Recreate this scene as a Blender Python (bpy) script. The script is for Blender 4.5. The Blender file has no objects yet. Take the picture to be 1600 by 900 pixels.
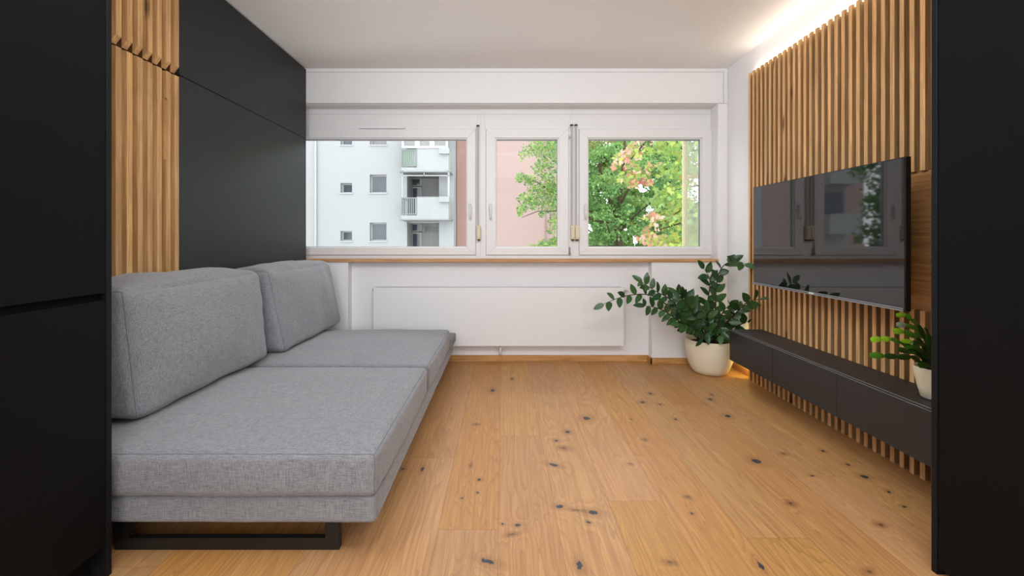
import bpy, bmesh, math, random
from mathutils import Vector, Matrix, noise
random.seed(7)
R = random.random
def U(a, b): return a + (b - a) * random.random()
SC = bpy.context.scene
COL = SC.collection
# ------------------------------------------------------------------ camera
CH, F, VX, VY = 1.11, 680.0, 787.0, 373.0
cd = bpy.data.cameras.new('camera'); cam = bpy.data.objects.new('camera', cd); COL.objects.link(cam)
cam.location = (0, 0, CH); cam.rotation_euler = (math.pi / 2, 0, 0)
cd.sensor_width = 36; cd.lens = F / 1600 * 36
cd.shift_x = (800 - VX) / 1600; cd.shift_y = -(450 - VY) / 1600
cd.clip_start = 0.05; cd.clip_end = 500
SC.camera = cam
SC.view_settings.view_transform = 'Standard'; SC.view_settings.look = 'None'
def at(px, py, d): return Vector(((px - VX) * d / F, d, CH - (py - VY) * d / F))
def PX(px, d): return (px - VX) * d / F
def PZ(py, d): return CH - (py - VY) * d / F

# ------------------------------------------------------------------ mesh helpers
class MB:
    def __init__(self): self.bm = bmesh.new(); self.rl = None
    def _rnd(self, faces, c):
        if self.rl is None: self.rl = self.bm.loops.layers.float_color.new('rnd')
        for f in faces:
            for l in f.loops: l[self.rl] = c
    def box(self, x0, x1, y0, y1, z0, z1, rnd=None, side=None):
        if x0 > x1: x0, x1 = x1, x0
        if y0 > y1: y0, y1 = y1, y0
        if z0 > z1: z0, z1 = z1, z0
        v = [self.bm.verts.new(p) for p in ((x0,y0,z0),(x1,y0,z0),(x1,y1,z0),(x0,y1,z0),(x0,y0,z1),(x1,y0,z1),(x1,y1,z1),(x0,y1,z1))]
        fs = [self.bm.faces.new([v[i] for i in q]) for q in ((3,2,1,0),(4,5,6,7),(0,1,5,4),(1,2,6,5),(2,3,7,6),(3,0,4,7))]
        if rnd: self._rnd(fs, rnd)
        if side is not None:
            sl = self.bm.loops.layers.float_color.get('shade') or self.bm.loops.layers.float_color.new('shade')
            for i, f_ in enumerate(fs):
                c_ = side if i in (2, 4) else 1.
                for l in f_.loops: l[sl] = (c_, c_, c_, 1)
        return self
    def hexa(self, pts, rnd=None):
        v = [self.bm.verts.new(p) for p in pts]
        fs = [self.bm.faces.new([v[i] for i in q]) for q in ((3,2,1,0),(4,5,6,7),(0,1,5,4),(1,2,6,5),(2,3,7,6),(3,0,4,7))]
        if rnd: self._rnd(fs, rnd)
        return self
    def face(self, pts, rnd=None):
        f = self.bm.faces.new([self.bm.verts.new(p) for p in pts])
        if rnd: self._rnd([f], rnd)
        return f
    def tube(self, pts, rads, n=8, cap=True):
        pts = [Vector(p) for p in pts]
        if not hasattr(rads, '__len__'): rads = [rads] * len(pts)
        rings = []; up = Vector((0.13, 0.21, 0.97)).normalized()
        for i, p in enumerate(pts):
            t = (pts[min(i+1, len(pts)-1)] - pts[max(i-1, 0)])
            if t.length < 1e-9: t = Vector((0,0,1))
            t.normalize()
            a = t.cross(up)
            if a.length < 1e-3: a = t.cross(Vector((1,0,0)))
            a.normalize(); b = t.cross(a)
            rings.append([self.bm.verts.new(p + (a*math.cos(2*math.pi*k/n) + b*math.sin(2*math.pi*k/n))*rads[i]) for k in range(n)])
        for r0, r1 in zip(rings, rings[1:]):
            for k in range(n): self.bm.faces.new((r0[k], r0[(k+1)%n], r1[(k+1)%n], r1[k])).smooth = True
        if cap:
            self.bm.faces.new(rings[0][::-1]); self.bm.faces.new(rings[-1])
        return self
    def lathe(self, prof, c, n=48):
        rings = []
        for r, z in prof:
            rings.append([self.bm.verts.new((c[0]+r*math.cos(2*math.pi*k/n), c[1]+r*math.sin(2*math.pi*k/n), c[2]+z)) for k in range(n)])
        for r0, r1 in zip(rings, rings[1:]):
            for k in range(n): self.bm.faces.new((r0[k], r0[(k+1)%n], r1[(k+1)%n], r1[k])).smooth = True
        return self
    def done(self, name, mat, parent=None, bevel=0, smooth=False, seg=2):
        bm = self.bm
        bmesh.ops.recalc_face_normals(bm, faces=bm.faces) if not getattr(self, 'keep', False) else None
        if smooth:
            for f in bm.faces: f.smooth = True
        me = bpy.data.meshes.new(name); bm.to_mesh(me); bm.free()
        return link(name, me, mat, parent, bevel, seg)
def link(name, me, mat, parent=None, bevel=0, seg=2):
    me.materials.append(mat)
    o = bpy.data.objects.new(name, me); COL.objects.link(o)
    if parent is not None:
        o.parent = parent; o.matrix_parent_inverse = root_inv(parent)
    if bevel:
        m = o.modifiers.new('bevel', 'BEVEL'); m.width = bevel; m.segments = seg; m.limit_method = 'ANGLE'; m.angle_limit = 0.6
        m.harden_normals = False
    return o
def root_inv(p):
    m = Matrix.Identity(4); q = p
    while q is not None:
        m = Matrix.Translation(q.location) @ m if q.parent is None else m
        q = q.parent
    return m.inverted() if p.parent is None else Matrix.Identity(4)
def sub(o, parent):        # sub-part of a part (part sits at the world origin of its thing's space)
    o.parent = parent; o.matrix_parent_inverse = Matrix.Identity(4)
    return o
def tag(o, label, cat, group=None, kind=None):
    o['label'] = label; o['category'] = cat
    if group: o['group'] = group
    if kind: o['kind'] = kind
    return o
def thing(name, loc, label, cat, group=None, kind=None):
    o = bpy.data.objects.new(name, None); COL.objects.link(o); o.location = loc; o.empty_display_size = .1
    return tag(o, label, cat, group, kind)
def bx(name, mat, parent, *b, bevel=0): 
    return MB().box(*b).done(name, mat, parent, bevel)

# ------------------------------------------------------------------ materials
class NT:
    def __init__(self, name):
        self.m = bpy.data.materials.new(name); self.m.use_nodes = True
        self.t = self.m.node_tree; self.t.nodes.clear()
        self.out = self.t.nodes.new('ShaderNodeOutputMaterial')
    def n(self, typ, **kw):
        nd = self.t.nodes.new('ShaderNode' + typ)
        for k, v in kw.items(): setattr(nd, k, v)
        return nd
    def l(self, a, b): self.t.links.new(a, b)
    def setin(self, nd, key, v):
        if hasattr(v, 'is_output') or isinstance(v, bpy.types.NodeSocket): self.l(v, nd.inputs[key])
        else: nd.inputs[key].default_value = v
    def math(self, op, a, b=None, c=None, clamp=False):
        nd = self.n('Math', operation=op, use_clamp=clamp)
        self.setin(nd, 0, a)
        if b is not None: self.setin(nd, 1, b)
        if c is not None: self.setin(nd, 2, c)
        return nd.outputs[0]
    def vmath(self, op, a, b=None):
        nd = self.n('VectorMath', operation=op); self.setin(nd, 0, a)
        if b is not None: self.setin(nd, 1, b)
        return nd.outputs['Value'] if op in ('LENGTH','DISTANCE','DOT_PRODUCT') else nd.outputs[0]
    def noise(self, vec, scale=1, detail=2, rough=.5, dist=0):
        nd = self.n('TexNoise'); self.l(vec, nd.inputs['Vector'])
        nd.inputs['Scale'].default_value = scale; nd.inputs['Detail'].default_value = detail
        nd.inputs['Roughness'].default_value = rough; nd.inputs['Distortion'].default_value = dist
        return nd.outputs[0]
    def ramp(self, fac, a, b, lo=0., hi=1., smooth=True):
        nd = self.n('MapRange', interpolation_type='SMOOTHSTEP' if smooth else 'LINEAR')
        self.setin(nd, 0, fac); nd.inputs[1].default_value = a; nd.inputs[2].default_value = b
        nd.inputs[3].default_value = lo; nd.inputs[4].default_value = hi
        return nd.outputs[0]
    def mix(self, fac, a, b, mode='MIX'):
        nd = self.n('Mix', data_type='RGBA', blend_type=mode)
        self.setin(nd, 0, fac)
        for i, v in ((6, a), (7, b)):
            if isinstance(v, tuple): nd.inputs[i].default_value = (*v[:3], 1)
            else: self.l(v, nd.inputs[i])
        return nd.outputs[2]
    def bsdf(self, color, rough=.5, spec=.5, metallic=0, bump=None, bump_s=.2, bump_d=.002, **kw):
        b = self.n('BsdfPrincipled')
        if isinstance(color, tuple): b.inputs['Base Color'].default_value = (*color[:3], 1)
        else: self.l(color, b.inputs['Base Color'])
        self.setin(b, 'Roughness', rough); b.inputs['Specular IOR Level'].default_value = spec
        b.inputs['Metallic'].default_value = metallic
        for k, v in kw.items(): self.setin(b, k, v)
        if bump is not None:
            bp = self.n('Bump'); bp.inputs['Strength'].default_value = bump_s; bp.inputs['Distance'].default_value = bump_d
            self.l(bump, bp.inputs['Height']); self.l(bp.outputs[0], b.inputs['Normal'])
        self.l(b.outputs[0], self.out.inputs[0])
        return self.m
def lin(r, g, b):
    f = lambda c: (c/255/12.92) if c/255 <= .04045 else ((c/255+.055)/1.055)**2.4
    return (f(r), f(g), f(b))
def coord(t): return t.n('TexCoord').outputs['Object']
def plain(name, col, rough=.5, spec=.5, var=.04, scale=6, bump=0, **kw):
    t = NT(name); c = coord(t); nz = t.noise(c, scale, 3)
    dark = tuple(x*(1-var) for x in col); lite = tuple(min(1, x*(1+var)) for x in col)
    colr = t.mix(nz, dark, lite)
    if bump:
        return t.bsdf(colr, rough, spec, bump=t.noise(c, 180, 3), bump_s=bump, bump_d=.001, **kw)
    return t.bsdf(colr, rough, spec, **kw)

M = {}
M['wall'] = plain('white wall paint', (.88,.875,.895), .85, .2, .015, 2, .05)
M['ceil'] = plain('ceiling paint', (.95,.94,.93), .9, .1, .012, 2)
M['pvc'] = plain('white window plastic', (.83,.83,.835), .35, .4, .01)
M['pvc_edge'] = plain('window gasket grey', (.30,.30,.31), .6, .3)  # even grey of the gasket strip
M['white_metal'] = plain('white powder coat', (.84,.845,.855), .4, .4, .01)
M['black'] = plain('matte black cabinet lacquer', (.0042,.0042,.0044), .65, .12, .06, 3)
M['black_edge'] = plain('black cabinet edge', (.0065,.007,.0085), .55, .2, .05, 3)
M['anthracite'] = plain('anthracite panel', (.0100,.0125,.0138), .46, .38, .05, 2)
M['console'] = plain('charcoal console lacquer', (.024,.0235,.0235), .5, .45, .04, 3)
M['edge_highlight'] = plain('console edge highlight', (.34,.34,.345), .3, .5)  # highlight colour for the console's front edges
M['void'] = plain('dark cavity', (.004,.004,.004), .9, .1)
M['leg'] = plain('black steel', (.012,.0115,.011), .45, .4)
M['brass'] = plain('nickel brass valve', lin(190,175,150), .3, .5, metallic=.8)
M['strap'] = plain('grey woven strap', lin(190,187,184), .9, .1, .12, 200)
M['cream_plastic'] = plain('aged cream plastic', lin(226,214,186), .45, .4, .03, 20)
M['dark_plastic'] = plain('dark plastic', (.03,.03,.03), .5, .4)
M['pot'] = plain('cream plant pot', lin(236,226,200), .38, .4, .02, 6)
M['soil'] = plain('potting soil', (.03,.02,.012), .95, .1, .5, 60)
M['tv_body'] = plain('tv black plastic', (.004,.004,.0045), .4, .4)
M['tv_chin'] = plain('tv silver chin', (.30,.31,.33), .28, .5, metallic=.6)
M['tv_mark'] = plain('tv maker mark', (.8,.8,.82), .4, .4)
M['laminate'] = plain('grey sofa board', lin(140,142,146), .7, .3, .05, 30)
def m_screen():
    t = NT('tv screen glass'); c = coord(t)
    return t.bsdf((.006,.006,.0065), .03, .7, bump=t.noise(c, 1.6, 0), bump_s=.05, bump_d=.02, **{'IOR':1.6})
M['screen'] = m_screen()
def m_glass():
    t = NT('window glass'); fr = t.n('Fresnel'); fr.inputs[0].default_value = 1.10
    tr = t.n('BsdfTransparent'); tr.inputs[0].default_value = (.985,.99,.988,1)
    gl = t.n('BsdfGlossy'); gl.inputs['Roughness'].default_value = .01
    mx = t.n('MixShader'); t.l(fr.outputs[0], mx.inputs[0]); t.l(tr.outputs[0], mx.inputs[1]); t.l(gl.outputs[0], mx.inputs[2])
    t.l(mx.outputs[0], t.out.inputs[0]); return t.m
M['glass'] = m_glass()
def m_haze():
    t = NT('pale glass haze'); tr = t.n('BsdfTransparent'); df = t.n('BsdfDiffuse'); df.inputs[0].default_value = (.8,.86,.8,1)
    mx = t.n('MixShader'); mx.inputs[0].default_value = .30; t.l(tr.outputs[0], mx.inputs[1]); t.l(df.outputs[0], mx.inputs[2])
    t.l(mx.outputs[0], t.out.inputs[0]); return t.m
M['mesh'] = m_haze()  # see-through white that imitates haze reflected in the pane

def m_oak(name, axis, base=(190,140,86), rnd=True, knots=True, shade=False):
    """solid oak, grain along axis (0,1,2); per-slat variation from the 'rnd' attribute"""
    t = NT(name); c = coord(t)
    if rnd:
        a = t.n('Attribute', attribute_name='rnd'); rv = a.outputs['Color']; rf = a.outputs['Fac']
        off = t.vmath('MULTIPLY', rv, (9., 17., 23.)); c2 = t.vmath('ADD', c, off)
    else: c2 = c; rf = None
    s = [60., 60., 60.]; s[axis] = 2.6
    g1 = t.noise(t.vmath('MULTIPLY', c2, tuple(s)), 1, 4, .6, .6)
    s = [420., 420., 420.]; s[axis] = 9.
    g2 = t.noise(t.vmath('MULTIPLY', c2, tuple(s)), 1, 2, .6)
    s = [7., 7., 7.]; s[axis] = 1.1
    n3 = t.noise(t.vmath('MULTIPLY', c2, tuple(s)), 1, 2, .5)
    ring = t.math('SINE', t.math('MULTIPLY', n3, 70.))
    b = lin(*base)
    d = lin(base[0]*.90, base[1]*.86, base[2]*.80); h = lin(min(255, base[0]*1.10), min(255, base[1]*1.11), min(255, base[2]*1.14))
    col = t.mix(t.ramp(g1, .3, .7), d, h)
    col = t.mix(t.math('MULTIPLY', t.ramp(ring, .2, 1), .12), col, lin(base[0]*.7, base[1]*.62, base[2]*.5))
    col = t.mix(t.math('MULTIPLY', t.ramp(g2, .5, .8), .3), col, d)
    if rnd:
        br = t.ramp(rf, 0, 1, .80, 1.14, False)
        mm = t.n('Mix', data_type='RGBA', blend_type='MULTIPLY'); mm.inputs[0].default_value = 1
        t.l(col, mm.inputs[6]); cb = t.n('CombineColor'); [t.l(br, cb.inputs[i]) for i in range(3)]; t.l(cb.outputs[0], mm.inputs[7]); col = mm.outputs[2]
    if knots:
        v = t.n('TexVoronoi'); s = [14., 14., 14.]; s[axis] = 2.3
        w = t.vmath('ADD', t.vmath('MULTIPLY', c2, tuple(s)), t.vmath('MULTIPLY', t.n('TexNoise').outputs['Color'], (.1,.1,.1)))
        t.l(w, v.inputs['Vector']); v.inputs['Scale'].default_value = 1
        pick = t.math('GREATER_THAN', t.vmath('DOT_PRODUCT', v.outputs['Color'], (1,0,0)), .72)
        s2 = t.ramp(v.outputs['Distance'], .06, .20, 1, 0)
        col = t.mix(t.math('MULTIPLY', t.math('MULTIPLY', s2, pick), .85), col, lin(74,44,20))
    if shade: col = t.mix(1., col, t.n('Attribute', attribute_name='shade').outputs['Color'], 'MULTIPLY')  # multiplies in the painted shade of the slat sides
    return t.bsdf(col, .5, .35, bump=g2, bump_s=.15, bump_d=.0006)
M['oak_z'] = m_oak('oak slat', 2, (206,162,108))
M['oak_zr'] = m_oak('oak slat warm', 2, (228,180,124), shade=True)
M['oak_x'] = m_oak('oak board along x', 0, (196,150,104), False, False)
M['oak_base'] = m_oak('oak baseboard', 0, (196,148,92), False, False)
M['oak_y'] = m_oak('oak veneer', 1, (186,138,86), False, False)
M['backing'] = plain('dark oak backing', lin(66,38,16), .8, .2, .2, 8)

def m_fabric():
    t = NT('grey melange upholstery'); c = coord(t)
    parts = []
    for ax in range(3):
        s = [560., 560., 560.]; s[ax] = 28.
        parts.append(t.noise(t.vmath('MULTIPLY', c, tuple(s)), 1, 2, .6))
    w = t.math('ADD', t.math('ADD', parts[0], parts[1]), parts[2])
    w = t.math('MULTIPLY', w, 1/3)
    big = t.noise(c, 9, 3, .5)
    col = t.mix(t.ramp(w, .37, .63, 0, 1, False), lin(90,91,95), lin(164,165,170))
    col = t.mix(t.math('MULTIPLY', big, .18), col, lin(120,119,123))
    return t.bsdf(col, .9, .12, bump=w, bump_s=.5, bump_d=.0012, **{'Sheen Weight': .25, 'Sheen Roughness': .5})
M['fabric'] = m_fabric()
M['seam'] = plain('grey seam thread', lin(112,112,116), .9, .1, .1, 300)

# floor knots: (px, py, w, h) as seen on the floor plane; converted to metres on the floor
KN = [(916.5,653.7,11,6),(887,675,8,4),(869,688.6,6,3.5),(865.7,726.6,17,3.5),(749,750,6,4),(746,770,4,3),(722,778,4,3),(873.6,791,12,5),
 (927,801,15,7),(919.6,816,7,3.5),(809,821,10,4),(785,819,4,3),(762,877,24,8),(905.5,884,10,15),(628.6,733,6,3),(769.5,610,7,5),(800,592,4,3),
 (1016,615,5,3),(1004,628.6,7,3.5),(1031.6,632,4,2.5),(1137,650,9,5),(1112.5,617,4,2.5),(1110,624,7,3),(1056,655,5,3),(985.7,655,3,2),
 (1181.7,720.5,14,8),(1285.8,704.6,6,3.5),(1351,745,12,6),(1268.7,743,5,2.5),(1080.6,802.5,5,3),(1189,884.6,7,16),(1388,768,6,4),(1412.6,791.5,6,4),(660,733,4,8),(1325,726,5,4)]
KB = [(1235,786.6,20,10),(1376,820,24,12),(1047,878.5,26,12),(1357,893,24,12),(1075,777,16,8),(1225,709,14,6),(1008,687,10,6),(735,727,6,10),(745,663,14,5),(985,725,10,5),(880,700,20,8),(900,797,34,6),(800,835,26,8)]
def m_floor():
    t = NT('oiled oak plank floor')
    tc = t.n('TexCoord'); c = tc.outputs['Object']; uv = tc.outputs['UV']
    a = t.n('Attribute', attribute_name='rnd'); rv = a.outputs['Color']
    sr = t.n('SeparateColor'); t.l(rv, sr.inputs[0]); r0, r1, r2 = sr.outputs
    sx = t.n('SeparateXYZ'); t.l(uv, sx.inputs[0]); u, v = sx.outputs[0], sx.outputs[1]
    def field(lst):
        cur = None
        for (px, py, w, h) in lst:
            d = F * CH / (py - VY); X = (px - VX) * d / F
            mp = t.n('Mapping', vector_type='TEXTURE')
            mp.inputs['Location'].default_value = (X, d, 0)
            mp.inputs['Rotation'].default_value = (0, 0, U(-.5, .5) if h < w*.6 else 0)
            mp.inputs['Scale'].default_value = (w/2*d/F*.95, h/2*d*d/(F*CH)*.9, 1)
            t.l(cw, mp.inputs[0]); ln = t.vmath('LENGTH', mp.outputs[0])
            cur = ln if cur is None else t.math('MINIMUM', cur, ln)
        return cur
    wn = t.n('TexNoise'); wn.inputs['Scale'].default_value = 55; wn.inputs['Detail'].default_value = 2; t.l(c, wn.inputs['Vector'])
    cw = t.vmath('ADD', c, t.vmath('MULTIPLY', t.vmath('SUBTRACT', wn.outputs['Color'], (.5,.5,.5)), (.016,.022,0)))
    dk = field(KN); db = field(KB)
    off = t.vmath('MULTIPLY', rv, (13., 29., 7.))
    g = t.vmath('ADD', uv, off)
    infl = t.math('ADD', t.math('DIVIDE', .35, t.math('ADD', dk, .8)), t.math('DIVIDE', .30, t.math('ADD', db, .8)))
    n1 = t.noise(t.vmath('MULTIPLY', g, (6.2, .42, 1)), 1, 2, .45, .3)
    n1 = t.math('ADD', n1, t.math('MULTIPLY', infl, .45))
    fr = t.math('FRACT', t.math('MULTIPLY', n1, 30.))
    ring = t.math('POWER', fr, 3.)
    g1 = t.noise(t.vmath('MULTIPLY', g, (110., 3., 1)), 1, 4, .62, .4)
    g2 = t.noise(t.vmath('MULTIPLY', g, (620., 11., 1)), 1, 2, .6)
    big = t.noise(t.vmath('MULTIPLY', g, (2.2, .7, 1)), 1, 3, .5)
    col = t.mix(t.ramp(g1, .28, .72), lin(181,131,77), lin(206,156,98))
    col = t.mix(t.math('MULTIPLY', ring, .50), col, lin(158,108,62))
    col = t.mix(t.math('MULTIPLY', t.ramp(g2, .52, .75), .38), col, lin(164,120,74))
    col = t.mix(t.math('MULTIPLY', t.ramp(big, .5, .75), .32), col, lin(188,140,92))
    hs = t.n('HueSaturation'); t.l(col, hs.inputs['Color'])
    t.l(t.ramp(r0, 0, 1, .91, 1.06, False), hs.inputs['Value']); t.l(t.ramp(r1, 0, 1, .92, 1.05, False), hs.inputs['Saturation'])
    t.l(t.ramp(r2, 0, 1, .497, .503, False), hs.inputs['Hue'])
    col = hs.outputs[0]
    # knots
    hal = t.ramp(t.math('ADD', dk, t.math('MULTIPLY', g1, .6)), 1.1, 4.2, 1, 0)
    col = t.mix(t.math('MULTIPLY', hal, .40), col, lin(132,88,50))
    hb = t.ramp(t.math('ADD', db, t.math('MULTIPLY', g1, .8)), .5, 2.3, 1, 0)
    col = t.mix(t.math('MULTIPLY', hb, .62), col, lin(112,74,44))
    core = t.ramp(db, .15, .42, 1, 0); col = t.mix(t.math('MULTIPLY', core, .6), col, lin(58,40,28))
    kk = t.ramp(dk, .85, 1.05, 1, 0); col = t.mix(kk, col, lin(58,62,66))
    # board seams from the board's own UV (u across .23 m; w,h edges stored in metres)
    ed = t.math('MINIMUM', u, t.math('SUBTRACT', .23, u))
    ev = t.math('MINIMUM', v, t.math('SUBTRACT', 2.2, v))
    sm = t.ramp(t.math('MINIMUM', ed, ev), .0004, .0016, 1, 0)
    col = t.mix(t.math('MULTIPLY', sm, .55), col, lin(120,78,42))
    rough = t.ramp(g1, .2, .8, .36, .50)
    return t.bsdf(col, rough, .35, bump=t.math('SUBTRACT', g2, sm), bump_s=.15, bump_d=.0008)
M['floor'] = m_floor()

def m_attr_leaf(name, trans=.35, rough=.5):
    t = NT(name); a = t.n('Attribute', attribute_name='col')
    d = t.n('BsdfPrincipled'); t.l(a.outputs['Color'], d.inputs['Base Color']); d.inputs['Roughness'].default_value = rough; d.inputs['Specular IOR Level'].default_value = .3
    tr = t.n('BsdfTranslucent'); t.l(a.outputs['Color'], tr.inputs[0])
    mx = t.n('MixShader'); mx.inputs[0].default_value = trans
    t.l(d.outputs[0], mx.inputs[1]); t.l(tr.outputs[0], mx.inputs[2]); t.l(mx.outputs[0], t.out.inputs[0]); return t.m
M['tree_leaf'] = m_attr_leaf('tree leaves', .45, .6)
M['zz_leaf'] = m_attr_leaf('glossy dark leaves', .10, .24)
M['cactus_leaf'] = m_attr_leaf('cactus leaves', .25, .35)
M['zz_stem'] = plain('plant stem', lin(52,48,30), .5, .4, .3, 40)
M['bark'] = plain('tree bark', lin(70,60,46), .9, .1, .3, 6)
M['render_white'] = plain('white facade render', (.325,.333,.331), .9, .1, .02, .5)
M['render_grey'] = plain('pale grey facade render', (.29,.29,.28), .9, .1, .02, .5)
M['render_pink'] = plain('pink facade render', tuple(.42*x for x in lin(244,212,203)), .9, .1, .02, .4)
M['render_pink2'] = plain('deeper pink facade render', tuple(.42*x for x in lin(232,188,176)), .9, .1, .02, .4)
M['bal_rail'] = plain('grey balcony metal', lin(120,124,124), .6, .3)
M['bal_green'] = plain('mint balcony sheet', lin(138,166,138), .6, .3)
M['ext_white'] = plain('outside white frames', (.37,.375,.37), .6, .3)
M['ext_glass'] = plain('dark outside pane', lin(66,72,80), .08, .7, .5, 1.2)
M['ext_curtain'] = plain('curtained outside pane', lin(124,124,122), .3, .5, .25, 6)
M['bounce_ground'] = plain('pale bounce ground', (.62,.61,.59), .95, .1, .1, 1.5)  # ground colour paled to bounce daylight up to the ceiling
M['reflection_pale'] = plain('pale yellow reflection', lin(236,230,200), .5, .3)  # colour of the imitated reflection in the right pane
def m_emit(name, col, s):
    t = NT(name); e = t.n('Emission'); e.inputs[0].default_value = (*col, 1); e.inputs[1].default_value = s
    t.l(e.outputs[0], t.out.inputs[0]); return t.m
M['led'] = m_emit('warm led diffuser', (1,.78,.5), 3)

# ------------------------------------------------------------------ room shell
XL, XR, YB, YREAR, ZC = -2.12, 1.98, 3.857, -2.3, 2.615
def struct(o, label, cat): return tag(o, label, cat, kind='structure')
# floor boards: one mesh, a face for each board
fm = MB(); uvl = fm.bm.loops.layers.uv.new('uv'); ends = {-1:1.66, 0:2.447, 1:3.12, 2:1.841, 3:2.64, 4:1.613, 5:2.9, 6:2.03, 7:1.2, 8:2.6, -2:2.2, -3:1.1, -4:2.8}
for k in range(-10, 10):
    x0, x1 = -.02 + .23*k, -.02 + .23*(k+1)
    e = ends.get(k, U(0, 2.2)); y = e - 2.2*4
    while y < 4.0:
        ya, yb = max(y, YREAR), min(y+2.2, 4.0); xa, xb = max(x0, XL-.02), min(x1, XR+.02)
        if yb > ya and xb > xa:
            f = fm.face([(xa,ya,0),(xb,ya,0),(xb,yb,0),(xa,yb,0)], (R(),R(),R(),1))
            for l, (px_, py_) in zip(f.loops, ((xa,ya),(xb,ya),(xb,yb),(xa,yb))): l[uvl].uv = (px_-x0, py_-y)
        y += 2.2
fl = fm.done('floor', M['floor']); struct(fl, 'knotty honey oak plank floor running towards the window', 'floor')
struct(MB().box(XL-.1, XR+.1, YREAR-.1, 4.15, -.2, -.002).done('trim_1', M['backing']), 'dark subfloor slab underneath the oak planks', 'floor slab')
struct(MB().box(XL-.1, XR+.1, YREAR-.1, 4.15, ZC, ZC+.2).done('ceiling', M['ceil']), 'plain white ceiling above the whole room', 'ceiling')
struct(MB().box(XL-.15, XL, YREAR-.1, 4.15, -.2, ZC+.2).done('wall_left', M['wall']), 'white side wall behind the black wall bed and wardrobe', 'wall')
struct(MB().box(XR, XR+.15, YREAR-.1, 4.15, -.2, ZC+.2).done('wall_right', M['wall']), 'white side wall behind the oak slats and the television', 'wall')
struct(MB().box(XL-.1, XR+.1, YREAR-.15, YREAR, -.2, ZC+.2).done('wall_rear', M['wall']), 'white wall behind the camera', 'wall')
RX0, RX1, RYB, SZ = -1.378, 1.312, 3.95, .905
w = MB()
w.box(XL, RX0, YB, 4.12, 0, SZ).box(RX1, XR, YB, 4.12, 0, SZ).box(RX0, RX1, RYB, 4.12, 0, SZ)
w.box(1.90, XR, YB, 4.12, SZ, ZC).box(XL, 1.90, YB+.02, 4.12, 2.40, ZC)
struct(w.done('wall_back', M['wall']), 'white wall under and around the window with a shallow radiator niche', 'wall')
b = MB(); bt, bh = .014, .056
b.box(RX0+bt, RX1-bt, RYB-bt, RYB, 0, bh).box(RX1-bt, RX1, YB-bt, RYB, 0, bh).box(RX1-bt, XR, YB-bt, YB, 0, bh).box(RX0, RX0+bt, YB-bt, RYB, 0, bh).box(XL, RX0+bt, YB-bt, YB, 0, bh)
struct(b.done('baseboard_back', M['oak_base'], bevel=.002), 'slim oak baseboard along the window wall and its niche', 'baseboard')
struct(MB().box(XR-bt, XR, 3.44, YB-bt, 0, bh).done('baseboard_right', M['oak_y'], bevel=.002), 'short oak baseboard between slat wall and window corner', 'baseboard')
# shutter box under the ceiling
s = MB(); zb = PZ(161, 3.84)
s.box(XL, XR-.002, 3.84, YB+.02, zb, ZC)
so = s.done('trim_2', M['pvc'], bevel=.003); struct(so, 'long white roller shutter box across the top of the window', 'shutter box')
g = MB(); g.box(XL, PX(1130.5,3.838), 3.836, 3.8405, PZ(112.5,3.838)-.0015, PZ(112.5,3.838)+.0015).box(PX(1130.5,3.838)-.002, PX(1130.5,3.838)+.001, 3.836, 3.8405, zb, PZ(112.5,3.838))
g.done('seam_line', plain('shutter box seam', (.55,.54,.54), .7), so)
MB().box(XL, 1.90, YB+.02, 4.0, zb-.004, zb+.02).done('underside', M['pvc'], so)
# sill
struct(MB().box(XL, 1.897, 3.838, 4.01, SZ, SZ+.024).done('trim_3', M['oak_x'], bevel=.002), 'thin oak window sill over the radiator niche', 'window sill')

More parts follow.
